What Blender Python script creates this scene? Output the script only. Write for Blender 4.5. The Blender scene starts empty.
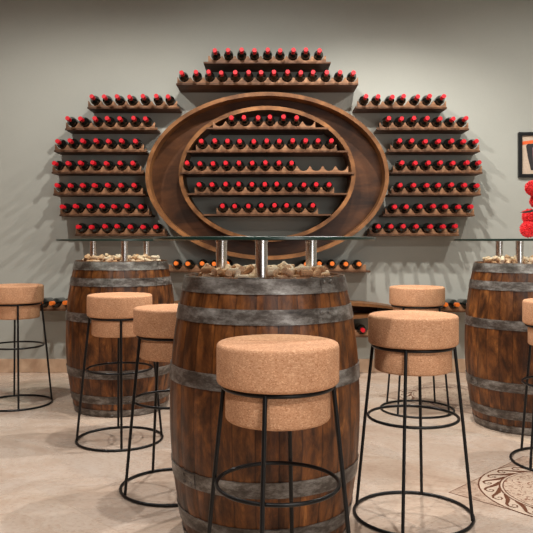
import bpy, math, random
from mathutils import Vector, Matrix, noise
random.seed(7)
PI = math.pi
sc = bpy.context.scene
COL = sc.collection

WALL = 5.74          # depth of the back wall
CAMZ = 1.069

# ------------------------------------------------------------------ materials
def nmat(name):
    m = bpy.data.materials.new(name); m.use_nodes = True
    nt = m.node_tree
    return m, nt, nt.nodes['Principled BSDF']

def N(nt, t, **kw):
    n = nt.nodes.new(t)
    for k, v in kw.items():
        if k in n.inputs: n.inputs[k].default_value = v
        else: setattr(n, k, v)
    return n

def ramp(nt, stops, src=None):
    r = nt.nodes.new('ShaderNodeValToRGB')
    cr = r.color_ramp
    while len(cr.elements) < len(stops): cr.elements.new(0.5)
    for e, (p, c) in zip(cr.elements, stops):
        e.position = p; e.color = (*c, 1)
    if src is not None: nt.links.new(src, r.inputs[0])
    return r

def mapping(nt, coord='Object', scale=(1, 1, 1), rot=(0, 0, 0)):
    tc = nt.nodes.new('ShaderNodeTexCoord'); mp = nt.nodes.new('ShaderNodeMapping')
    mp.inputs['Scale'].default_value = scale; mp.inputs['Rotation'].default_value = rot
    nt.links.new(tc.outputs[coord], mp.inputs[0])
    return mp.outputs[0]

def mul(nt, a, b, mode='MULTIPLY', fac=1.0):
    x = nt.nodes.new('ShaderNodeMix'); x.data_type = 'RGBA'; x.blend_type = mode
    x.inputs[0].default_value = fac
    for s, v in ((6, a), (7, b)):
        if isinstance(v, tuple): x.inputs[s].default_value = (*v, 1)
        else: nt.links.new(v, x.inputs[s])
    return x.outputs[2]

def bump(nt, b, h, strength=.3, dist=.002):
    n = N(nt, 'ShaderNodeBump', Strength=strength, Distance=dist)
    nt.links.new(h, n.inputs['Height']); nt.links.new(n.outputs[0], b.inputs['Normal'])

def sr(r, g, b):
    f = lambda c: (c/255/12.92) if c/255 <= .04045 else ((c/255+.055)/1.055)**2.4
    return (f(r), f(g), f(b))

def wood_mat(name, dark, light, scale=(1.5, 14, 14), rough=.5, coord='Object', gloss=.3):
    m, nt, b = nmat(name)
    v = mapping(nt, coord, scale)
    n1 = N(nt, 'ShaderNodeTexNoise', Scale=2.5, Detail=7, Roughness=.62, Distortion=.7)
    nt.links.new(v, n1.inputs[0])
    r = ramp(nt, [(.30, dark), (.52, tuple((a+c)/2 for a, c in zip(dark, light))), (.72, light)], n1.outputs[0])
    v2 = mapping(nt, coord, (2, 2, 2))
    n2 = N(nt, 'ShaderNodeTexNoise', Scale=2.0, Detail=3)
    nt.links.new(v2, n2.inputs[0])
    r2 = ramp(nt, [(.35, (.62, .60, .58)), (.65, (1.1, 1.1, 1.1))], n2.outputs[0])
    nt.links.new(mul(nt, r.outputs[0], r2.outputs[0]), b.inputs['Base Color'])
    b.inputs['Roughness'].default_value = rough
    b.inputs['Specular IOR Level'].default_value = gloss
    bump(nt, b, n1.outputs[0], .25, .002)
    return m

M = {}
# wall: grey-green painted canvas-like plaster
m, nt, b = nmat('wall_paint')
v = mapping(nt, 'Object', (1, 1, 1))
n1 = N(nt, 'ShaderNodeTexNoise', Scale=1.3, Detail=4); nt.links.new(v, n1.inputs[0])
v2 = mapping(nt, 'Object', (260, 260, 40)); n2 = N(nt, 'ShaderNodeTexNoise', Scale=1.0, Detail=2); nt.links.new(v2, n2.inputs[0])
v3 = mapping(nt, 'Object', (40, 260, 260)); n3 = N(nt, 'ShaderNodeTexNoise', Scale=1.0, Detail=2); nt.links.new(v3, n3.inputs[0])
r = ramp(nt, [(.3, (.37, .376, .338)), (.7, (.405, .412, .37))], n1.outputs[0])
ad = N(nt, 'ShaderNodeMath', operation='ADD'); nt.links.new(n2.outputs[0], ad.inputs[0]); nt.links.new(n3.outputs[0], ad.inputs[1])
r2 = ramp(nt, [(.0, (.90, .90, .90)), (1, (1.0, 1.0, 1.0))], None)
mr = N(nt, 'ShaderNodeMath', operation='MULTIPLY'); mr.inputs[1].default_value = .5
nt.links.new(ad.outputs[0], mr.inputs[0]); nt.links.new(mr.outputs[0], r2.inputs[0])
nt.links.new(mul(nt, r.outputs[0], r2.outputs[0]), b.inputs['Base Color'])
b.inputs['Roughness'].default_value = .85
bump(nt, b, ad.outputs[0], .15, .001)
M['wall'] = m

m, nt, b = nmat('ceiling_paint'); b.inputs['Base Color'].default_value = (.30, .29, .265, 1); b.inputs['Roughness'].default_value = .9; M['ceil'] = m
M['panel'] = wood_mat('wall_panelling', sr(92, 52, 26), sr(160, 98, 54), (6, 6, .8), .5)

# floor: polished beige stone, big tiles laid on the diagonal
m, nt, b = nmat('travertine')
v = mapping(nt, 'Object', (1, 1, 1), (0, 0, PI/4))
br = N(nt, 'ShaderNodeTexBrick', Scale=1.0)
br.offset = 0.0; br.inputs['Brick Width'].default_value = .72; br.inputs['Row Height'].default_value = .72
br.inputs['Mortar Size'].default_value = .0016; br.inputs['Mortar Smooth'].default_value = .3; br.inputs['Bias'].default_value = 0
br.inputs['Color1'].default_value = (.86, .86, .87, 1); br.inputs['Color2'].default_value = (1.05, 1.03, 1.0, 1)
br.inputs['Mortar'].default_value = (.76, .72, .68, 1)
nt.links.new(v, br.inputs[0])
vv = mapping(nt, 'Object', (1.0, 1.5, 1), (0, 0, .5))
n1 = N(nt, 'ShaderNodeTexNoise', Scale=2.0, Detail=12, Roughness=.72, Distortion=.8); nt.links.new(vv, n1.inputs[0])
r = ramp(nt, [(.28, sr(176, 152, 134)), (.44, sr(194, 175, 158)), (.58, sr(206, 191, 177)), (.75, sr(214, 203, 192))], n1.outputs[0])
n2 = N(nt, 'ShaderNodeTexNoise', Scale=46, Detail=5, Roughness=.7); nt.links.new(vv, n2.inputs[0])
r2 = ramp(nt, [(.36, (.82, .74, .70)), (.5, (1.0, .99, .98))], n2.outputs[0])
c = mul(nt, r.outputs[0], r2.outputs[0]); c = mul(nt, c, br.outputs[0])
nt.links.new(c, b.inputs['Base Color'])
rr = ramp(nt, [(.3, (.34,)*3), (.7, (.22,)*3)], n1.outputs[0]); nt.links.new(rr.outputs[0], b.inputs['Roughness'])
b.inputs['Specular IOR Level'].default_value = .35
M['floor'] = m

m, nt, b = nmat('skirting_stone')
v = mapping(nt, 'Object', (2, 2, 2)); n1 = N(nt, 'ShaderNodeTexNoise', Scale=4, Detail=6, Distortion=.6); nt.links.new(v, n1.inputs[0])
r = ramp(nt, [(.3, sr(172, 140, 114)), (.7, sr(205, 176, 148))], n1.outputs[0]); nt.links.new(r.outputs[0], b.inputs['Base Color'])
b.inputs['Roughness'].default_value = .4; M['skirt'] = m

def flat(name, col, rough=.5, metal=0.0, spec=.5):
    m, nt, b = nmat(name)
    v = mapping(nt, 'Object', (1, 1, 1)); n = N(nt, 'ShaderNodeTexNoise', Scale=60, Detail=3); nt.links.new(v, n.inputs[0])
    r = ramp(nt, [(.3, tuple(x*.9 for x in col)), (.7, tuple(min(1, x*1.08) for x in col))], n.outputs[0])
    nt.links.new(r.outputs[0], b.inputs['Base Color'])
    b.inputs['Roughness'].default_value = rough; b.inputs['Metallic'].default_value = metal
    b.inputs['Specular IOR Level'].default_value = spec
    return m

def speckle(name, base, dk, lt, scale=170, rough=.8):
    m, nt, b = nmat(name)
    v = mapping(nt, 'Object', (1, 1, 1.6))
    vo = N(nt, 'ShaderNodeTexVoronoi', Scale=scale); nt.links.new(v, vo.inputs[0])
    bw = N(nt, 'ShaderNodeRGBToBW'); nt.links.new(vo.outputs['Color'], bw.inputs[0])
    r = ramp(nt, [(.12, dk), (.38, base), (.62, base), (.9, lt)], bw.outputs[0])
    n = N(nt, 'ShaderNodeTexNoise', Scale=9, Detail=4); nt.links.new(v, n.inputs[0])
    r2 = ramp(nt, [(.3, (.88, .88, .88)), (.7, (1.06, 1.06, 1.06))], n.outputs[0])
    nt.links.new(mul(nt, r.outputs[0], r2.outputs[0]), b.inputs['Base Color'])
    b.inputs['Roughness'].default_value = rough; b.inputs['Specular IOR Level'].default_value = .25
    bump(nt, b, bw.outputs[0], .3, .0015)
    return m
M['cork'] = speckle('cork', sr(200, 150, 114), sr(178, 124, 88), sr(224, 178, 142), 250)
M['stopper'] = [speckle('stopper_cork_%d' % i, c_, tuple(x*.6 for x in c_), tuple(min(1, x*1.2) for x in c_), 260)
                for i, c_ in enumerate((sr(240, 206, 174), sr(226, 184, 150), sr(244, 218, 194), sr(208, 160, 122)))]
M['steelblack'] = flat('black_powder_coat', (.006, .006, .0065), .36, .0, .3)

# barrel staves (UV: u counts staves, v is height)
m, nt, b = nmat('oak_staves')
tc = nt.nodes.new('ShaderNodeTexCoord'); sx = nt.nodes.new('ShaderNodeSeparateXYZ'); nt.links.new(tc.outputs['UV'], sx.inputs[0])
fl = N(nt, 'ShaderNodeMath', operation='FLOOR'); nt.links.new(sx.outputs[0], fl.inputs[0])
oi = nt.nodes.new('ShaderNodeObjectInfo')
ad = N(nt, 'ShaderNodeMath', operation='ADD'); nt.links.new(fl.outputs[0], ad.inputs[0]); nt.links.new(oi.outputs['Random'], ad.inputs[1])
wn = N(nt, 'ShaderNodeTexWhiteNoise'); wn.noise_dimensions = '1D'; nt.links.new(ad.outputs[0], wn.inputs['W'])
cmb = nt.nodes.new('ShaderNodeCombineXYZ')
nt.links.new(sx.outputs[0], cmb.inputs[0]); nt.links.new(sx.outputs[1], cmb.inputs[1]); nt.links.new(wn.outputs[0], cmb.inputs[2])
mp = nt.nodes.new('ShaderNodeMapping'); mp.inputs['Scale'].default_value = (.55, 2.6, 9); nt.links.new(cmb.outputs[0], mp.inputs[0])
n1 = N(nt, 'ShaderNodeTexNoise', Scale=2.2, Detail=9, Roughness=.68, Distortion=.5); nt.links.new(mp.outputs[0], n1.inputs[0])
r = ramp(nt, [(.28, sr(36, 20, 11)), (.43, sr(82, 47, 23)), (.57, sr(122, 74, 36)), (.74, sr(176, 116, 62))], n1.outputs[0])
rv = ramp(nt, [(0, (.68, .65, .62)), (.5, (.9, .88, .86)), (1, (1.12, 1.08, 1.03))], wn.outputs[0])
# scuffs / dark water stains
mp2 = nt.nodes.new('ShaderNodeMapping'); mp2.inputs['Scale'].default_value = (.9, 5.5, 3); nt.links.new(cmb.outputs[0], mp2.inputs[0])
n2 = N(nt, 'ShaderNodeTexNoise', Scale=1.6, Detail=6, Roughness=.6); nt.links.new(mp2.outputs[0], n2.inputs[0])
r2 = ramp(nt, [(.36, (.42, .40, .40)), (.52, (1, 1, 1))], n2.outputs[0])
mp3 = nt.nodes.new('ShaderNodeMapping'); mp3.inputs['Scale'].default_value = (14, 3, 1); nt.links.new(cmb.outputs[0], mp3.inputs[0])
n3 = N(nt, 'ShaderNodeTexNoise', Scale=3, Detail=4); nt.links.new(mp3.outputs[0], n3.inputs[0])
r3 = ramp(nt, [(.35, (.84, .82, .80)), (.6, (1.03, 1.03, 1.03))], n3.outputs[0])
c = mul(nt, r.outputs[0], rv.outputs[0]); c = mul(nt, c, r2.outputs[0]); c = mul(nt, c, r3.outputs[0])
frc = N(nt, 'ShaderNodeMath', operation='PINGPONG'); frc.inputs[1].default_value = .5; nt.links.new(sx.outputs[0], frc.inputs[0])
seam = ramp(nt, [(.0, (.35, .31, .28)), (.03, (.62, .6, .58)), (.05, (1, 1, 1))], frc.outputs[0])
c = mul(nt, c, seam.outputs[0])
nt.links.new(c, b.inputs['Base Color']); b.inputs['Roughness'].default_value = .4; b.inputs['Specular IOR Level'].default_value = .4
bump(nt, b, n3.outputs[0], .3, .002)
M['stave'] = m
M['barrelhead'] = wood_mat('oak_barrel_head', sr(70, 42, 24), sr(130, 86, 50), (8, 1, 1), .6)

m, nt, b = nmat('weathered_hoop_iron')
v = mapping(nt, 'Object', (1, 1, 2.5)); n1 = N(nt, 'ShaderNodeTexNoise', Scale=9, Detail=10, Roughness=.75); nt.links.new(v, n1.inputs[0])
r = ramp(nt, [(.32, sr(40, 33, 29)), (.46, sr(84, 77, 72)), (.58, sr(132, 128, 124)), (.74, sr(184, 182, 180))], n1.outputs[0])
nt.links.new(r.outputs[0], b.inputs['Base Color'])
b.inputs['Metallic'].default_value = .35; b.inputs['Roughness'].default_value = .4
bump(nt, b, n1.outputs[0], .3, .001)
M['hoop'] = m

M['steel'] = flat('brushed_steel', (.80, .79, .78), .27, 1.0)
M['shelf'] = wood_mat('stained_shelf_wood', sr(62, 40, 26), sr(128, 88, 58), (1.2, 16, 16), .55)
M['cradle'] = wood_mat('cradle_wood', sr(112, 78, 54), sr(178, 132, 96), (2, 16, 16), .55)
M['oval'] = wood_mat('varnished_oval_board', sr(46, 27, 14), sr(100, 62, 35), (1.0, 1.0, 3.0), .4)
M['hoopwood'] = wood_mat('bent_oak_band', sr(92, 58, 32), sr(158, 108, 64), (3, 14, 3), .42)

m, nt, b = nmat('dark_bottle_glass')
b.inputs['Base Color'].default_value = (.006, .007, .006, 1); b.inputs['Roughness'].default_value = .08
b.inputs['Coat Weight'].default_value = .4; M['bottle'] = m
M['red'] = flat('red_foil', sr(190, 12, 30), .5, 0.0, .3)
M['orange'] = flat('orange_foil', sr(222, 112, 36), .5, 0.0, .3)

# tabletop glass, clear faces
m = bpy.data.materials.new('clear_glass'); m.use_nodes = True; nt = m.node_tree; nt.nodes.clear()
out = nt.nodes.new('ShaderNodeOutputMaterial'); mx = nt.nodes.new('ShaderNodeMixShader')
tr = N(nt, 'ShaderNodeBsdfTransparent', Color=(.86, .93, .90, 1)); gl = N(nt, 'ShaderNodeBsdfGlossy', Roughness=.01)
fr = N(nt, 'ShaderNodeFresnel', IOR=1.5)
nt.links.new(fr.outputs[0], mx.inputs[0]); nt.links.new(tr.outputs[0], mx.inputs[1]); nt.links.new(gl.outputs[0], mx.inputs[2]); nt.links.new(mx.outputs[0], out.inputs[0])
M['glass'] = m
m, nt, b = nmat('glass_edge'); b.inputs['Base Color'].default_value = (.008, .028, .022, 1); b.inputs['Roughness'].default_value = .3
b.inputs['Coat Weight'].default_value = .15; M['glassedge'] = m

# ------------------------------------------------------------------ mesh helpers
class MB:
    def __init__(s): s.v = []; s.f = []; s.mi = []; s.uv = None
    def add(s, vs, fs, mi=0):
        o = len(s.v); s.v += [tuple(p) for p in vs]; s.f += [tuple(i+o for i in f) for f in fs]; s.mi += [mi]*len(fs)
    def box(s, x0, x1, y0, y1, z0, z1, mi=0):
        s.add([(x0,y0,z0),(x1,y0,z0),(x1,y1,z0),(x0,y1,z0),(x0,y0,z1),(x1,y0,z1),(x1,y1,z1),(x0,y1,z1)],
              [(0,3,2,1),(4,5,6,7),(0,1,5,4),(1,2,6,5),(2,3,7,6),(3,0,4,7)], mi)
    def prism_xz(s, pts, y0, y1, mi=0):      # closed outline, may be concave
        n = len(pts)
        s.add([(x, y0, z) for x, z in pts]+[(x, y1, z) for x, z in pts],
              [tuple(range(n)), tuple(range(2*n-1, n-1, -1))]+[(i, i+n, (i+1) % n+n, (i+1) % n) for i in range(n)], mi)
    def lathe(s, prof, seg=32, mat=None, cap0=True, cap1=True, mi=0):   # prof [(r,z)], axis z
        vs = []; fs = []
        for r, z in prof:
            for k in range(seg):
                a = 2*PI*k/seg; p = Vector((r*math.cos(a), r*math.sin(a), z))
                vs.append(mat @ p if mat else p)
        for j in range(len(prof)-1):
            for k in range(seg):
                a, c = j*seg+k, j*seg+(k+1) % seg
                fs.append((a, c, c+seg, a+seg))
        if cap0: fs.append(tuple(range(seg-1, -1, -1)))
        if cap1: fs.append(tuple(range((len(prof)-1)*seg, len(prof)*seg)))
        s.add(vs, fs, mi)
    def tube(s, pts, r, seg=10, closed=False, mi=0):
        pts = [Vector(p) for p in pts]; n = len(pts); vs = []; fs = []
        for i, p in enumerate(pts):
            if closed: t = pts[(i+1) % n]-pts[i-1]
            else: t = pts[min(i+1, n-1)]-pts[max(i-1, 0)]
            t.normalize(); up = Vector((0, 0, 1)) if abs(t.z) < .9 else Vector((0, 1, 0))
            a = t.cross(up).normalized(); b_ = t.cross(a).normalized()
            for k in range(seg):
                q = 2*PI*k/seg; vs.append(p+a*r*math.cos(q)+b_*r*math.sin(q))
        for i in range(n if closed else n-1):
            for k in range(seg):
                j = (i+1) % n
                fs.append((i*seg+k, i*seg+(k+1) % seg, j*seg+(k+1) % seg, j*seg+k))
        if not closed: fs += [tuple(range(seg-1, -1, -1)), tuple(range((n-1)*seg, n*seg))]
        s.add(vs, fs, mi)
    def band(s, cx, cz, ax, az, dx, dz, bx, bz, y0, y1, seg=160, mi=0):   # elliptical ring: outer (cx,cz,ax,az), hole (dx,dz,bx,bz)
        vs = []; fs = []
        for k in range(seg):
            a = 2*PI*k/seg; c_, s_ = math.cos(a), math.sin(a)
            o = (cx+ax*c_, cz+az*s_); i = (dx+bx*c_, dz+bz*s_)
            vs += [(o[0], y0, o[1]), (i[0], y0, i[1]), (i[0], y1, i[1]), (o[0], y1, o[1])]
        for k in range(seg):
            a, b_ = 4*k, 4*((k+1) % seg)
            for q in range(4):
                w = (q+1) % 4
                fs.append((a+q, a+w, b_+w, b_+q))
        s.add(vs, fs, mi)
    def build(s, name, mats, parent=None, smooth=None, loc=None, bev=None):
        me = bpy.data.meshes.new(name); me.from_pydata(s.v, [], s.f)
        if not isinstance(mats, (list, tuple)): mats = [mats]
        for m_ in mats: me.materials.append(m_)
        me.polygons.foreach_set('material_index', s.mi)
        import bmesh
        bm = bmesh.new(); bm.from_mesh(me); bmesh.ops.recalc_face_normals(bm, faces=bm.faces)
        if smooth:
            for f in bm.faces: f.smooth = True
            for e in bm.edges:
                if len(e.link_faces) == 2 and e.calc_face_angle(0) > smooth: e.smooth = False
        bm.to_mesh(me); bm.free()
        o = bpy.data.objects.new(name, me); COL.objects.link(o)
        if parent: o.parent = parent
        if loc is not None: o.location = loc
        if bev:
            md = o.modifiers.new('bevel', 'BEVEL'); md.width = bev; md.segments = 2; md.limit_method = 'ANGLE'; md.angle_limit = .6
        return o

def tag(o, label=None, cat=None, group=None, kind=None):
    if label: o['label'] = label
    if cat: o['category'] = cat
    if group: o['group'] = group
    if kind: o['kind'] = kind
    return o

def empty(name, loc, label, cat, group=None, rz=0):
    o = bpy.data.objects.new(name, None); COL.objects.link(o); o.location = loc; o.rotation_euler = (0, 0, rz)
    o.empty_display_size = .1
    return tag(o, label, cat, group)

def copy_tree(o, parent=None):
    kids = list(o.children)
    c_ = o.copy(); COL.objects.link(c_)
    if parent: c_.parent = parent
    for k in kids: copy_tree(k, c_)
    return c_

ORD = ['first', 'second', 'third', 'fourth', 'fifth', 'sixth', 'seventh', 'eighth', 'ninth', 'tenth', 'eleventh', 'twelfth', 'thirteenth', 'fourteenth', 'fifteenth', 'sixteenth']

# ------------------------------------------------------------------ room
RX0, RX1, RY0, RH = -3.4, 4.0, -2.6, 3.5
def room(name, a, mat):
    q = MB(); q.box(*a); o = q.build(name, mat); tag(o, kind='structure'); return o
room('floor', (RX0, RX1, RY0, WALL, -.1, 0), M['floor'])
room('ceiling', (RX0, RX1, RY0, WALL, RH, RH+.1), M['ceil'])
room('wall_back', (RX0-.1, RX1+.1, WALL, WALL+.12, -.1, RH+.1), M['wall'])
room('wall_left', (RX0-.1, RX0, RY0, WALL, -.1, RH+.1), M['panel'])
room('wall_right', (RX1, RX1+.1, RY0, WALL, -.1, RH+.1), M['wall'])
room('wall_front', (RX0-.1, RX1+.1, RY0-.1, RY0, -.1, RH+.1), M['wall'])
q = MB(); q.box(RX0+.02, .1, RY0, RY0+.05, 0, 2.9); o = q.build('reflected_panel', M['panel']); tag(o, kind='structure')  # unseen wood slab, added to put a brown reflection in the steel posts
q = MB(); q.box(RX0, RX1, WALL-.012, WALL, 0, .112); o = q.build('baseboard_back', M['skirt'], bev=.003); tag(o, kind='structure')

# inlaid floor medallions -------------------------------------------------
m, nt, b = nmat('mosaic_corner')
v = mapping(nt, 'Object', (1, 1, 1)); vo = N(nt, 'ShaderNodeTexNoise', Scale=26, Detail=6, Roughness=.85, Distortion=1.5); nt.links.new(v, vo.inputs[0])
r = ramp(nt, [(.36, sr(118, 90, 74)), (.5, sr(176, 152, 134)), (.65, sr(198, 178, 160))], vo.outputs[0]); nt.links.new(r.outputs[0], b.inputs['Base Color'])
b.inputs['Roughness'].default_value = .35; M['mos'] = m
m, nt, b = nmat('mosaic_centre')
v = mapping(nt, 'Object', (1, 1, 1)); vo = N(nt, 'ShaderNodeTexNoise', Scale=30, Detail=4, Roughness=.7, Distortion=2.2); nt.links.new(v, vo.inputs[0])
r = ramp(nt, [(.40, sr(112, 62, 42)), (.46, sr(190, 168, 148)), (.60, sr(198, 178, 160)), (.68, sr(150, 96, 70))], vo.outputs[0]); nt.links.new(r.outputs[0], b.inputs['Base Color'])
b.inputs['Roughness'].default_value = .35; M['mosc'] = m
M['inlay_light'] = flat('inlay_cream', sr(200, 181, 163), .3); M['inlay_brown'] = flat('inlay_brown', sr(100, 62, 44), .35)

def medallion(name, cx, cy, R=.36):
    q = MB()
    def disc(r0, r1, z, mi, seg=96):
        if r0 == 0:
            q.add([(r1*math.cos(2*PI*k/seg), r1*math.sin(2*PI*k/seg), z) for k in range(seg)], [tuple(range(seg))], mi)
        else:
            vs = []
            for k in range(seg):
                a = 2*PI*k/seg; vs += [(r0*math.cos(a), r0*math.sin(a), z), (r1*math.cos(a), r1*math.sin(a), z)]
            q.add(vs, [(2*k, 2*k+1, (2*k+3) % (2*seg), (2*k+2) % (2*seg)) for k in range(seg)], mi)
    D = R*math.sqrt(2)
    q.add([(-D, 0, 0), (0, -D, 0), (D, 0, 0), (0, D, 0), (-D, 0, .0006), (0, -D, .0006), (D, 0, .0006), (0, D, .0006)],
          [(4, 5, 6, 7), (3, 2, 1, 0), (0, 1, 5, 4), (1, 2, 6, 5), (2, 3, 7, 6), (3, 0, 4, 7)], 3)
    d2 = D-.006
    q.add([(-d2, 0, .0009), (0, -d2, .0009), (d2, 0, .0009), (0, d2, .0009)], [(0, 1, 2, 3)], 0)
    disc(0, R+.008, .0012, 3); disc(0, R+.001, .0015, 2)
    ri = R*.77
    disc(ri-.004, ri+.004, .0018, 3); disc(0, ri-.012, .0018, 3); disc(0, ri-.017, .0021, 1)
    n = 22; W = 2*PI*ri/n*1.08
    path = [(-.62, .0, .006), (-.30, .004, .012), (-.02, .012, .013), (.22, .028, .010), (.42, .046, .0075), (.62, .054, .006), (.80, .048, .005),
            (.86, .036, .0045), (.76, .026, .004), (.62, .026, .004), (.58, .034, .0035), (.66, .038, .003)]
    for k in range(n):
        a0 = 2*PI*k/n
        L = []; Rr = []
        P = [Vector((u*W, h, 0)) for u, h, w in path]
        for i, p in enumerate(P):
            t = (P[min(i+1, len(P)-1)]-P[max(i-1, 0)]).normalized(); nn = Vector((-t.y, t.x, 0))
            for lst, s_ in ((L, 1), (Rr, -1)):
                c_ = p+nn*s_*path[i][2]/2*1.3
                r_ = ri+.003+max(0, c_.y)*1.22; th = a0+c_.x/ri
                lst.append((r_*math.cos(th), r_*math.sin(th), .0018+.00001*k))
        vs = L+Rr; m_ = len(L)
        q.add(vs, [(i, i+1, m_+i+1, m_+i) for i in range(m_-1)], 3)
    o = q.build(name, [M['mos'], M['mosc'], M['inlay_light'], M['inlay_brown']], loc=(cx, cy, .0002))
    tag(o, kind='structure')
medallion('trim_1', 1.286, 2.987)
medallion('trim_2', 1.286, 4.86)
medallion('trim_3', -2.33, 4.95)

# ------------------------------------------------------------------ barrel tables
RIM = .95
def brad(z):
    t = (z-.475)/.475
    return .292+.058*(1-abs(t)**2.1)

def make_barrel_table():
    root = empty('barrel_table', (0, 0, 0), None, None)
    # staves
    NS, C, RZ = 28, 5, 36
    zs = [RIM*i/RZ for i in range(RZ+1)]
    prof = [(brad(z), z) for z in zs]+[(brad(RIM)-.006, RIM+.001), (brad(RIM)-.02, RIM), (brad(RIM)-.022, RIM-.03), (brad(RIM)-.022, RIM-.05)]
    prof = [(brad(0)-.03, .0)]+prof
    vs = []; uvs = []
    cols = NS*C
    for r_, z in prof:
        for k in range(cols+1):
            th = 2*PI*k/cols
            g = .004 if k % C == 0 else 0
            vs.append(((r_-g)*math.cos(th), (r_-g)*math.sin(th), z)); uvs.append((k/C+.0001, z))
    fs = []
    for j in range(len(prof)-1):
        for k in range(cols):
            a = j*(cols+1)+k
            fs.append((a, a+1, a+cols+2, a+cols+1))
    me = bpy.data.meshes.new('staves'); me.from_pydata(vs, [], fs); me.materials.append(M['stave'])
    uvl = me.uv_layers.new(name='UVMap')
    for p in me.polygons:
        k0 = (p.index % cols)
        for li in p.loop_indices:
            u, v_ = uvs[me.loops[li].vertex_index]
            # keep the last column of a stave inside that stave
            if (p.index % cols) % C == C-1 and abs(u-round(u)) < .01 and u > (p.index % cols)/C+.1: u -= .02
            uvl.data[li].uv = (u, v_)
        p.use_smooth = True
    o = bpy.data.objects.new('staves', me); COL.objects.link(o); o.parent = root
    q = MB(); q.lathe([(brad(RIM)-.023, .918), (brad(RIM)-.023, .932)], 64); q.build('barrel_head', M['barrelhead'], root)
    # hoops
    for (z0, z1) in ((.896, .947), (.797, .847), (.581, .634), (.238, .291), (.083, .132), (.004, .044)):
        q = MB(); n = 4
        pr = [(brad(z0)-.002, z0)]+[(brad(z0+(z1-z0)*i/n)+.0035, z0+(z1-z0)*i/n) for i in range(n+1)]+[(brad(z1)-.002, z1)]
        q.lathe(pr, 112, cap0=False, cap1=False)
        # overlapping end of the strap
        a0 = random.uniform(-1.0, -.4) if z0 > .7 else random.uniform(-2.6, -.6)
        st = MB()
        vs = []; m_ = 7
        for i in range(m_):
            th = a0+.22*i/(m_-1)
            for z in (z0+.002, z1-.002):
                rr_ = brad(z)+.0062
                vs.append((rr_*math.cos(th), rr_*math.sin(th), z)); vs.append(((rr_-.004)*math.cos(th), (rr_-.004)*math.sin(th), z))
        fs = []
        for i in range(m_-1):
            a, c_ = 4*i, 4*(i+1)
            fs += [(a, a+2, c_+2, c_), (a, c_, c_+1, a+1), (a+2, a+3, c_+3, c_+2)]
        fs += [(0, 1, 3, 2), (4*(m_-1), 4*(m_-1)+2, 4*(m_-1)+3, 4*(m_-1)+1)]
        q.add(vs, fs)
        h = q.build('hoop', M['hoop'], root, smooth=.6)
        zc = (z0+z1)/2
        for th in (a0+.05, a0+.16):
            for dz in (-.012, .012):
                r_ = brad(zc)+.005
                T = Matrix.Translation((r_*math.cos(th), r_*math.sin(th), zc+dz)) @ Matrix.Rotation(th, 4, 'Z') @ Matrix.Rotation(PI/2, 4, 'Y')
                rv = MB(); rv.lathe([(.007, 0), (.0065, .003), (.003, .005)], 10, T); rv.build('rivet', M['hoop'], h, smooth=.8)
    # posts
    for k, ang in enumerate((152, 272, 32)):
        a = math.radians(ang)
        q = MB(); T = Matrix.Translation((.2*math.cos(a), .2*math.sin(a), 0))
        q.lathe([(.027, .932), (.027, .936), (.0212, .937), (.0212, 1.066), (.0225, 1.067), (.0225, 1.0745)], 40, T)
        q.build('post', M['steel'], root, smooth=.5)
    q = MB()
    q.lathe([(.405, 1.075), (.41, 1.077), (.41, 1.085), (.405, 1.087)], 128, cap0=False, cap1=False, mi=1)
    seg = 128
    for z in (1.075, 1.087):
        q.add([(.405*math.cos(2*PI*k/seg), .405*math.sin(2*PI*k/seg), z) for k in range(seg)], [tuple(range(seg))], 0)
    q.build('glass_top', [M['glass'], M['glassedge']], root)
    return root

def px(x, Z): return (x-266.5)*Z/700
BAR = [(px(264.8, 2.60), 2.60, -5, 'front', 'wooden barrel table nearest the camera in the centre of the room'),
       (px(121.5, 4.555), 4.555, 15, 'left', 'wooden barrel table under the left bottle shelves, behind two stools'),
       (px(526, 4.14), 4.14, -32, 'right', 'wooden barrel table cut by the right edge, red flowers on its glass')]
proto = make_barrel_table()
for i, (x, y, rz, side, lab) in enumerate(BAR):
    o = proto if i == 0 else copy_tree(proto)
    o.location = (x, y, 0); o.rotation_euler = (0, 0, math.radians(rz))
    tag(o, lab, 'table', 'barrel tables with glass tops')

# corks heaped on the barrels: dropped one after another until each rests
def segdist(p1, q1, p2, q2):
    d1 = q1-p1; d2 = q2-p2; r_ = p1-p2; a = d1.dot(d1); e = d2.dot(d2); f = d2.dot(r_); c_ = d1.dot(r_); b_ = d1.dot(d2)
    den = a*e-b_*b_
    s_ = min(max((b_*f-c_*e)/den, 0), 1) if den > 1e-12 else 0
    t = (b_*s_+f)/e
    if t < 0: t = 0; s_ = min(max(-c_/a, 0), 1)
    elif t > 1: t = 1; s_ = min(max((b_-c_)/a, 0), 1)
    return ((p1+d1*s_)-(p2+d2*t)).length
CR, CL = .0118, .045
cork_src = []
for i in range(4):
    q = MB(); T = Matrix.Rotation(PI/2, 4, 'Y')
    q.lathe([(CR-.0015, -CL/2), (CR, -CL/2+.0015), (CR-.0004*i*.5, 0), (CR, CL/2-.0015), (CR-.0015, CL/2)], 14, T)
    cork_src.append(q)
cork_me = {}
rnd = random.Random(3)
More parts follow.
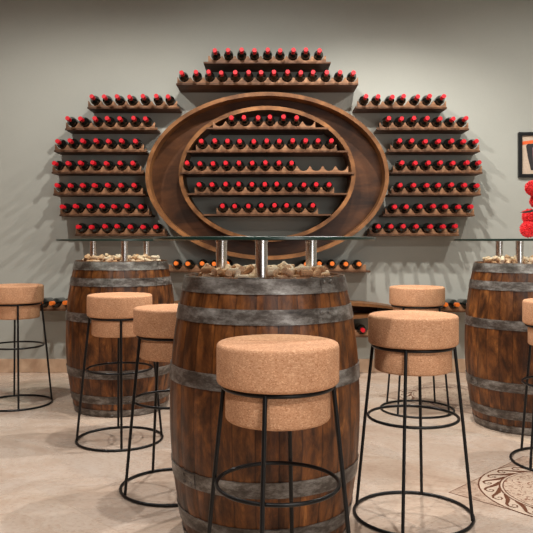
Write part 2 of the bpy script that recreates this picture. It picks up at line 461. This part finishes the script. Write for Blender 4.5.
for bi, (bx_, by_, rz, side, lab) in enumerate(BAR):
    posts = [(Vector((.2*math.cos(math.radians(a+rz)), .2*math.sin(math.radians(a+rz)), .93)), Vector((.2*math.cos(math.radians(a+rz)), .2*math.sin(math.radians(a+rz)), 1.07))) for a in (152, 272, 32)]
    placed = []
    tries = 0
    while len(placed) < (100, 96, 96)[bi] and tries < 4000:
        tries += 1
        best = None
        for _ in range(2 if len(placed) < 75 else 1):
            rr_ = .238*math.sqrt(rnd.random()); th = rnd.uniform(0, 2*PI); yaw = rnd.uniform(0, PI)
            tilt = rnd.uniform(-.7, .7) if len(placed) > 40 else rnd.uniform(-.1, .1)
            d = Vector((math.cos(yaw)*math.cos(tilt), math.sin(yaw)*math.cos(tilt), math.sin(tilt)))*(CL/2)
            z = .9322+CR+abs(d.z)
            c_ = Vector((rr_*math.cos(th), rr_*math.sin(th), z))
            if (c_.xy+d.xy).length > .262 or (c_.xy-d.xy).length > .262: continue
            bad = any(segdist(c_-d, c_+d, a, b2) < CR+.0285 for a, b2 in posts)
            if bad: continue
            dd = d*(1-CR/(CL/2)*.75)
            while z < 1.0:
                c_.z = z
                if all((c_-p).length > .06 or segdist(c_-dd, c_+dd, p-e, p+e) > 2*CR for p, e, _, _ in placed): break
                z += .002
            if z < .972 and (best is None or z < best[0].z): best = (c_.copy(), dd, yaw, tilt)
        if best: placed.append(best)
    for c_, dd, yaw, tilt in placed:
        vi = rnd.randrange(4)
        if vi not in cork_me:
            o = cork_src[vi].build('wine_cork', M['stopper'][vi], smooth=.6); cork_me[vi] = o.data
        else:
            o = bpy.data.objects.new('wine_cork', cork_me[vi]); COL.objects.link(o)
        o.location = (bx_+c_.x, by_+c_.y, c_.z); o.rotation_euler = (rnd.uniform(0, 0), -tilt, yaw)
        tag(o, {'front': 'pale wine cork in the heap on top of the nearest barrel table',
                'left': 'pale wine cork in the heap on top of the left barrel table',
                'right': 'pale wine cork in the heap on top of the right barrel table'}[side], 'cork', 'wine corks heaped on the %s barrel' % side)

# ------------------------------------------------------------------ cork stools
def make_stool():
    root = empty('cork_stool', (0, 0, 0), None, None)
    def disc(r_, z0, z1, bv):
        pr = []
        for i in range(5):
            a = PI/2*i/4; pr.append((r_-bv+bv*math.sin(a), z0+bv-bv*math.cos(a)))
        pr.append((r_, (z0+z1)/2))
        for i in range(5):
            a = PI/2*i/4; pr.append((r_-bv+bv*math.cos(a), z1-bv+bv*math.sin(a)))
        return pr
    q = MB(); q.lathe(disc(.1785, .667, .782, .012), 72); q.build('seat', M['cork'], root, smooth=.7)
    q = MB(); q.lathe(disc(.153, .566, .666, .010), 72); q.build('seat_base', M['cork'], root, smooth=.7)
    def ring(name, R, z, t, seg=72):
        q = MB(); q.tube([(R*math.cos(2*PI*k/seg), R*math.sin(2*PI*k/seg), z) for k in range(seg)], t, 10, True); q.build(name, M['steelblack'], root, smooth=1.2)
    ring('seat_ring', .1605, .6605, .0062)
    ring('foot_ring', .1785, .384, .0058)
    ring('floor_ring', .2345, .0066, .0066)
    for k in range(4):
        a = PI/2*k
        def P(r_, z): return (r_*math.cos(a), r_*math.sin(a), z)
        q = MB(); q.tube([P(.163, .662), P(.1665, .63), P(.196, .36), P(.229, .03), P(.231, .008)], .0066, 12); q.build('leg', M['steelblack'], root, smooth=1.0)
    return root
ST = [(277.8, 1.99, 13, 'cork bar stool in front of the nearest barrel, closest to the camera'),
      (412.9, 2.745, 21, 'cork bar stool standing just right of the nearest barrel'),
      (174, 3.05, -33, 'cork bar stool partly hidden behind left side of the nearest barrel'),
      (119.8, 3.79, -14, 'cork bar stool standing in front of the left barrel table'),
      (417, 4.46, 43, 'cork bar stool near the back wall, beneath right bottle shelves'),
      (16.3, 4.63, -23, 'cork bar stool by the wall, cut by left edge of the photo'),
      (560.5, 3.39, 58, 'cork bar stool cut by right edge, in front of right barrel')]
proto = make_stool()
for i, (x, Z, a, lab) in enumerate(ST):
    o = proto if i == 0 else copy_tree(proto)
    o.location = (px(x, Z), Z, 0); o.rotation_euler = (0, 0, math.radians(-a))
    if i == 0: o.scale = (.975, .975, 1.005)
    tag(o, lab, 'stool', 'cork bar stools with black wire bases')

# ------------------------------------------------------------------ bottles and racks
def lathe_y(prof, seg=20):     # prof (r, y) with y measured from the base towards the neck (-Y)
    q = MB(); T = Matrix.Rotation(PI/2, 4, 'X'); q.lathe(prof, seg, T); return q
body_q = lathe_y([(.020, .012), (.033, 0), (.0365, .004), (.0372, .02), (.0372, .17), (.0355, .186), (.0285, .203), (.019, .217), (.0152, .232), (.0142, .262), (.0142, .290)], 28)
caps_q = lathe_y([(.0158, .232), (.0160, .236), (.0158, .278), (.0172, .280), (.0172, .293), (.0162, .296)], 20)
PROTO = {}
def bottle(capmat, x, y, z, label, group):
    if capmat not in PROTO:
        o = body_q.build('wine_bottle', M['bottle'], smooth=.6)
        o.rotation_mode = 'XYZ'
        c_ = caps_q.build('capsule', M[capmat], o, smooth=.6)
        c_['label'] = capmat+' foil capsule over the neck'
        PROTO[capmat] = o
    else:
        src = PROTO[capmat]; o = src.copy(); COL.objects.link(o)
        c_ = src.children[0].copy(); c_.parent = o; COL.objects.link(c_)
    o.location = (x, y, z); o.rotation_euler = (-math.radians(2.6+brnd.uniform(-.7, .7)), 0, math.radians(brnd.uniform(-1.3, 1.3)))
    tag(o, label, 'bottle', group)
brnd = random.Random(11)

def cradle(parent, xs, x0, x1, y, zb, name='cradle', thick=.016, peak=.061, rad=.0435):
    """scalloped rail: zb = board underside height, bottle axis .066 above it"""
    pts = [(x0, zb+.0141), (x1, zb+.0141)]
    n = int((x1-x0)/.004)
    top = []
    for i in range(n+1):
        x = x0+(x1-x0)*i/n
        h = peak
        for c_ in xs:
            d = abs(x-c_)
            if d < .048: h = min(h, .0665-math.sqrt(max(0, rad*rad-d*d)) if d < rad*.93 else .0505+(d-rad*.93)*1.6)
        top.append((x, zb+max(h, .021)))
    # quads column by column keeps it clean
    q = MB(); vs = []; fs = []
    for x, z in top:
        vs += [(x, y, zb+.0141), (x, y, z), (x, y+thick, z), (x, y+thick, zb+.0141)]
    for i in range(n):
        a, b_ = 4*i, 4*i+4
        for k in range(4): fs.append((a+k, a+(k+1) % 4, b_+(k+1) % 4, b_+k))
    fs += [(0, 1, 2, 3), (4*n+3, 4*n+2, 4*n+1, 4*n)]
    q.add(vs, fs); return q.build(name, M['cradle'], parent)

def shelf(label, group, xs, x0, x1, c0, c1, zb, yF, yB=WALL-.001, parent=None, name='wine_shelf', back=True):
    """returns the shelf; xs = slot centres; zb = underside of board; yF = front edge"""
    cx = (x0+x1)/2
    if parent is None:
        root = empty(name, (cx, yB, zb), label, 'shelf', group)
        off = Vector((cx, yB, zb))
        q = MB(); q.box(x0-off.x, x1-off.x, yF-off.y, 0, 0, .014)
        q.build('board', M['shelf'], root, bev=.002)
        loc = lambda o: o
        cradle(root, [x-off.x for x in xs], c0-off.x, c1-off.x, yF-off.y+.004, 0)
        if back:
            cradle(root, [x-off.x for x in xs], c0-off.x, c1-off.x, yF-off.y+.14, -.006, peak=.05)
        return root

def put_bottles(xs, zb, yF, capmat, where, group):
    for i, x in enumerate(xs):
        # front of the body lies in the front rail
        y = yF+.178+brnd.uniform(-.004, .004)
        z = zb+.0665+.0005-math.sin(math.radians(2.6))*.17
        col = capmat
        bottle(capmat, x, y, z, '%s-capped wine bottle, %s from left on %s' % (capmat, ORD[i], where), group)

P_ = .1
side_rows = [(1.424, 2.125), (1.600, 1.955), (1.687, 1.781), (1.707, 1.611), (1.695, 1.438), (1.645, 1.273), (1.522, 1.116)]
rowname = ['the top shelf', 'the second shelf down', 'the third shelf down', 'the fourth shelf down', 'the fifth shelf down', 'the sixth shelf down', 'the lowest shelf']
YS = WALL-.2
W = .728
CX = .005
for sgn, side in ((-1, 'left'), (1, 'right')):
    for ri, (outer, zb) in enumerate(side_rows):
        x0, x1 = (CX-outer, CX-outer+W) if sgn < 0 else (CX+outer-W, CX+outer)
        cx = (x0+x1)/2+sgn*.006
        xs = [cx+(k-3)*P_ for k in range(7)]
        shelf('%s of the seven wooden wine shelves %s of the oval rack' % (rowname[ri].replace('the ', '').replace(' shelf', '') if ri in (0, 6) else ORD[ri]+' from top', side),
              'stepped wine shelves %s of the oval' % side, xs, x0, x1, cx-.352, cx+.352, zb, YS)
        put_bottles(xs, zb, YS, 'red', '%s %s of oval' % (rowname[ri], side), 'red-capped bottles %s of the oval rack' % side)
# two deep shelves over the oval
YT = WALL-.28
xs = [CX+(k-4)*.1007 for k in range(9)]
shelf('short wooden wine shelf at the very top above the oval', 'shelves above the oval', xs, CX-.497, CX+.497, CX-.46, CX+.46, 2.462, YT)
put_bottles(xs, 2.462, YT, 'red', 'the topmost short shelf above oval', 'red-capped bottles above the oval')
xs = [.01+(k-6.5)*.1007 for k in range(14)]
shelf('wide wooden wine shelf directly above the oval, under the topmost one', 'shelves above the oval', xs, CX-.711, CX+.711, .01-.706, .01+.706, 2.294, YT)
put_bottles(xs, 2.294, YT, 'red', 'the wide shelf directly above oval', 'red-capped bottles above the oval')
# shelf under the oval: orange capsules
xs = [CX+(k-7)*.102 for k in range(15)]
ZU = .828
shelf('wide wooden wine shelf just beneath the oval rack, centre slots empty', 'shelves beneath the oval', xs, CX-.818, CX+.818, CX-.783, CX+.783, ZU, YS)
pick = [x for i, x in enumerate(xs) if i < 5 or i > 9]
put_bottles(pick, ZU, YS, 'orange', 'the wide shelf just beneath oval', 'orange-capped bottles beneath the oval')
# low side shelves, orange capsules
xs = [-1.766+.1*k for k in range(7)]
shelf('low wooden wine shelf on the wall behind the left barrel', 'low shelves near the floor', xs, -1.83, -1.10, -1.818, -1.114, .523, YS)
put_bottles(xs[:5], .523, YS, 'orange', 'the low shelf behind the left barrel', 'orange-capped bottles on the low left shelf')
xs = [1.186+.1*k for k in range(7)]
shelf('low wooden wine shelf on the wall beside the right barrel', 'low shelves near the floor', xs, 1.12, 1.85, 1.134, 1.838, .512, YS)
put_bottles(xs[1:], .512, YS, 'orange', 'the low shelf beside the right barrel', 'orange-capped bottles on the low right shelf')
# flat eye-shaped rack and the shelf with red capsules below it
root = empty('oval_rack', (CX, WALL, .53), 'low flat eye-shaped wooden rack behind the nearest barrel', 'wine rack')
q = MB(); q.band(0, 0, 1.06, .082, 0, 0, 1.0, .052, -.26, -.001, 128); q.build('band', M['hoopwood'], root, smooth=.5)
q = MB(); q.box(-.9, .9, -.02, -.001, -.03, .03); q.build('back_board', M['shelf'], root)
xs = [CX+.05+.1*k for k in range(-8, 8)]
shelf('lowest wooden wine shelf, under the eye-shaped rack', 'low shelves near the floor', xs, CX-.82, CX+.82, CX-.8, CX+.8, .314, YS)
put_bottles([xs[k] for k in (12, 13, 14, 15)], .314, YS, 'red', 'the lowest shelf near the floor', 'red-capped bottles near the floor')

# the big oval rack ------------------------------------------------------
ZC = 1.583
root = empty('oval_wine_rack', (CX, WALL, ZC), 'big oval wooden wine rack with wide rim in the middle of the wall', 'wine rack')
YO = -.30
ox, oz = .947, .653
q = MB(); q.band(0, 0, ox, oz, 0, 0, ox-.03, oz-.03, YO, -.001, 200); q.build('outer_band', M['hoopwood'], root, smooth=.5)
icz = .018
ix, iz = .690, .530
q = MB(); q.band(0, 0, ox-.029, oz-.029, 0, icz, ix-.006, iz-.006, -.155, -.13, 200); q.build('rim_board', M['oval'], root, smooth=.5)
q = MB(); q.band(0, icz, ix, iz, 0, icz, ix-.031, iz-.031, YO+.02, -.001, 200); q.build('inner_band', M['hoopwood'], root, smooth=.5)
inner = [(.476, 1.9465, [-.367+.0995*k for k in range(8)], range(1, 7), 'top'),
         (.630, 1.767, [-.499+.0993*k for k in range(11)], range(0, 11), 'second'),
         (.680, 1.5985, [-.606+.0993*k for k in range(13)], range(0, 9), 'middle'),
         (.622, 1.4357, [-.509+.0985*k for k in range(11)], range(0, 11), 'fourth'),
         (.496, 1.273, [-.3387+.0985*k for k in range(8)], range(0, 8), 'bottom')]
YI = WALL+YO+.005
hx, hz = ix-.032, iz-.032
for half, zb, xs, fill, nm in inner:
    zl = zb-ZC
    hh = min(hx*math.sqrt(max(0, 1-((zl-icz+d)/hz)**2)) for d in (0, .014))-.001
    q = MB()
    q.box(-hh, hh, YO+.02, -.002, zl, zl+.014)
    q.box(-max(half, hh), max(half, hh), YO+.004, YO+.0199, zl, zl+.014)
    sh = q.build('shelf_board', M['shelf'], root)
    sh['label'] = '%s board inside the oval' % nm
    c0, c1 = xs[0]-.05-CX, xs[-1]+.05-CX
    lim = hx*math.sqrt(max(0, 1-((zl+.05-icz)/hz)**2))
    c0, c1 = max(c0, -half+.004), min(c1, half-.004)
    cradle(sh, [x-CX for x in xs], c0, c1, YO+.0045, zl, thick=.0149)
    cc0, cc1 = max(c0, -lim+.004), min(c1, lim-.004)
    cradle(sh, [x-CX for x in xs], cc0, cc1, YO+.15, zl-.006, peak=.05)
    put_bottles([xs[i] for i in fill], zb, YI, 'red', {'top': 'the top board inside the oval', 'second': 'second board down inside the oval', 'middle': 'the middle board inside the oval',
                'fourth': 'fourth board down inside the oval', 'bottom': 'the lowest board inside the oval'}[nm], 'red-capped bottles inside the oval rack')

# ------------------------------------------------------------------ framed picture
zc = CAMZ+(242-154.5)/122.8; h = 45.5/122.8/2; x0 = px(519.4, 5.70); w = .36
root = empty('framed_picture', (x0+w/2, WALL, zc), 'small black-framed picture on the wall at right edge', 'picture')
q = MB(); t = .028
q.box(-w/2, w/2, -.03, -.001, h-t, h); q.box(-w/2, w/2, -.03, -.001, -h, -h+t)
q.box(-w/2, -w/2+t, -.03, -.001, -h+t, h-t); q.box(w/2-t, w/2, -.03, -.001, -h+t, h-t)
q.build('picture_frame', M['steelblack'], root, bev=.002)
q = MB(); q.box(-w/2+t, w/2-t, -.014, -.002, -h+t, h-t, 0)
a, b_ = -w/2+t, w/2-t
q.prism_xz([(a+.004, h-t-.048), (b_-.004, h-t-.01), (b_-.004, h-t-.035), (a+.004, h-t-.075)], -.015, -.0141, 1)
q.prism_xz([(a+.05, -.02), (a+.035, .075), (a+.05, .09), (b_-.05, .09), (b_-.035, .07), (b_-.05, -.03), (b_-.07, -.125), (a+.075, -.125)], -.0158, -.0151, 2)
q.prism_xz([(a+.085, .06), (b_-.1, .06), (b_-.1, -.09), (a+.095, -.09)], -.0165, -.0159, 3)
q.build('print', [flat('print_paper', sr(190, 170, 150), .7), flat('print_orange', sr(225, 95, 40), .7), flat('print_black', sr(35, 30, 32), .7), flat('print_mauve', sr(120, 85, 90), .7)], root)

# ------------------------------------------------------------------ flowers on the right glass
fx, fy, fz = 1.665, 4.12, 1.088
root = empty('flower_arrangement', (fx, fy, fz), 'bunch of red pompom flowers standing on the right glass tabletop', 'flowers')
q = MB(); q.lathe([(.05, 0), (.058, .004), (.066, .04), (.058, .09), (.045, .11), (.048, .118), (.042, .117), (.04, .105)], 40, cap1=False)
q.build('vase', flat('black_ceramic', (.015, .015, .016), .25), root, smooth=.8)
import bmesh
bm = bmesh.new(); bmesh.ops.create_icosphere(bm, subdivisions=5, radius=1)
for v_ in bm.verts:
    p = v_.co.normalized()
    n_ = noise.noise(p*7.5)+.5*noise.noise(p*16+Vector((3, 1, 2)))
    v_.co = p*(1+.22*(abs(n_)*1.6-.35))
fme = bpy.data.meshes.new('flower'); bm.to_mesh(fme); bm.free()
m, nt, b = nmat('red_petals')
v = mapping(nt, 'Object', (1, 1, 1)); n1 = N(nt, 'ShaderNodeTexNoise', Scale=5, Detail=5); nt.links.new(v, n1.inputs[0])
r = ramp(nt, [(.3, sr(170, 8, 16)), (.7, sr(238, 30, 38))], n1.outputs[0]); nt.links.new(r.outputs[0], b.inputs['Base Color']); b.inputs['Roughness'].default_value = .6
fme.materials.append(m)
fl = [(1.534, 4.10, 1.145, .046), (1.548, 4.12, 1.220, .042), (1.602, 4.15, 1.312, .040), (1.562, 4.10, 1.385, .044), (1.63, 4.05, 1.28, .05),
      (1.65, 4.14, 1.42, .05), (1.72, 4.09, 1.35, .05), (1.76, 4.14, 1.25, .048), (1.79, 4.1, 1.16, .048), (1.66, 4.2, 1.34, .05), (1.62, 4.02, 1.185, .045), (1.70, 4.03, 1.20, .048)]
for x, y, z, r_ in fl:
    o = bpy.data.objects.new('flower', fme); COL.objects.link(o); o.parent = root
    o.location = (x-fx, y-fy, z-fz); o.scale = (r_,)*3; o.rotation_euler = (x*40, y*30, z*20)
q = MB()
for x, y, z, r_ in fl:
    e = Vector((x-fx, y-fy, z-fz))
    s0 = Vector((e.x*.15, e.y*.15, .11))
    mid = (s0+e)/2+Vector((0, 0, .02))
    q.tube([s0, mid, e], .003, 6)
q.build('stems', flat('dark_stem', (.02, .03, .012), .6), root, smooth=1)
def leaf(p0, p1, wd, bend=.02):
    q = MB(); p0, p1 = Vector(p0), Vector(p1); n = 8; vs = []
    sd = (p1-p0).cross(Vector((0, 1, 0))).normalized()
    for i in range(n+1):
        t_ = i/n; c_ = p0.lerp(p1, t_)+Vector((0, 0, bend*math.sin(PI*t_)))
        w_ = wd*math.sin(PI*min(1, t_*.9+.1))**.8*.5
        vs += [c_+sd*w_, c_-sd*w_, c_+Vector((0, .002, 0))]
    fs = []
    for i in range(n):
        a, c_ = 3*i, 3*i+3
        fs += [(a, c_, c_+1, a+1), (a+1, c_+1, c_+2, a+2), (a+2, c_+2, c_, a)]
    q.add(vs, fs); q.build('leaf', flat('dark_leaf', (.012, .016, .010), .5), root)
leaf((1.57-fx, -.075, 1.262-fz), (1.464-fx, -.075, 1.24-fz), .013, -.006)
leaf((-.04, -.07, .15), (1.552-fx, -.085, 1.215-fz), .018, .004)
leaf((.03, -.05, .16), (.16, -.04, .2), .02)

# ------------------------------------------------------------------ light
def spot(x, y, z, tx, ty, tz, e, size=110, rad=.04, col=(1, .86, .70), blend=.5):
    l = bpy.data.lights.new('spot_lamp', 'SPOT'); l.energy = e; l.color = col; l.spot_size = math.radians(size); l.spot_blend = blend; l.shadow_soft_size = rad
    o = bpy.data.objects.new('spot_lamp', l); COL.objects.link(o); o.location = (x, y, z)
    o.rotation_euler = (Vector((tx, ty, tz))-Vector((x, y, z))).to_track_quat('-Z', 'Y').to_euler()
def area(x, y, z, tx, ty, tz, sx_, sy_, e, col):
    l = bpy.data.lights.new('fill_light', 'AREA'); l.energy = e; l.color = col; l.shape = 'RECTANGLE'; l.size = sx_; l.size_y = sy_
    o = bpy.data.objects.new('fill_light', l); COL.objects.link(o); o.location = (x, y, z)
    o.rotation_euler = (Vector((tx, ty, tz))-Vector((x, y, z))).to_track_quat('-Z', 'Y').to_euler()
K = (1, .95, .885)
spot(-.2, 3.6, 3.3, -.15, 4.6, .3, 160, 136, col=K, blend=.5)
spot(.85, 4.12, 3.3, .8, 4.4, 0, 190, 136, col=K, blend=.5, rad=.03)
spot(-1.8, 3.6, 3.3, -1.75, 4.5, .3, 140, 136, col=K, blend=.5)
spot(2.3, 3.5, 3.3, 2.2, 4.5, .3, 145, 136, col=K, blend=.5)
spot(-.9, .3, 3.3, -.7, 1.9, .3, 165, 92, col=K)  # added front spot, brightens stool and barrel sides
spot(1.0, .3, 3.3, 1.0, 1.9, .3, 190, 92, col=K)  # second added front spot, same purpose on the right
area(2.1, -2.4, 1.6, .5, 4, .7, 2.6, 2.2, 85, (1, .97, .94))  # added soft fill from behind the camera, not a window

w_ = bpy.data.worlds.new('world'); sc.world = w_; w_.use_nodes = True
w_.node_tree.nodes['Background'].inputs[0].default_value = (.5, .5, .5, 1); w_.node_tree.nodes['Background'].inputs[1].default_value = .2

# ------------------------------------------------------------------ camera
cam = bpy.data.cameras.new('camera'); co = bpy.data.objects.new('camera', cam); COL.objects.link(co)
cam.sensor_width = 36; cam.sensor_fit = 'HORIZONTAL'; cam.lens = 700/533*36
cam.shift_y = -24.5/533
co.location = (0, 0, CAMZ); co.rotation_euler = (PI/2, 0, 0)
cam.clip_start = .05; cam.clip_end = 60
sc.camera = co
sc.view_settings.view_transform = 'Standard'; sc.view_settings.look = 'None'; sc.view_settings.gamma = 1; sc.view_settings.use_curve_mapping = False
sc.view_settings.exposure = 0.02
sc.cycles.use_denoising = True
sc.cycles.max_bounces = 8
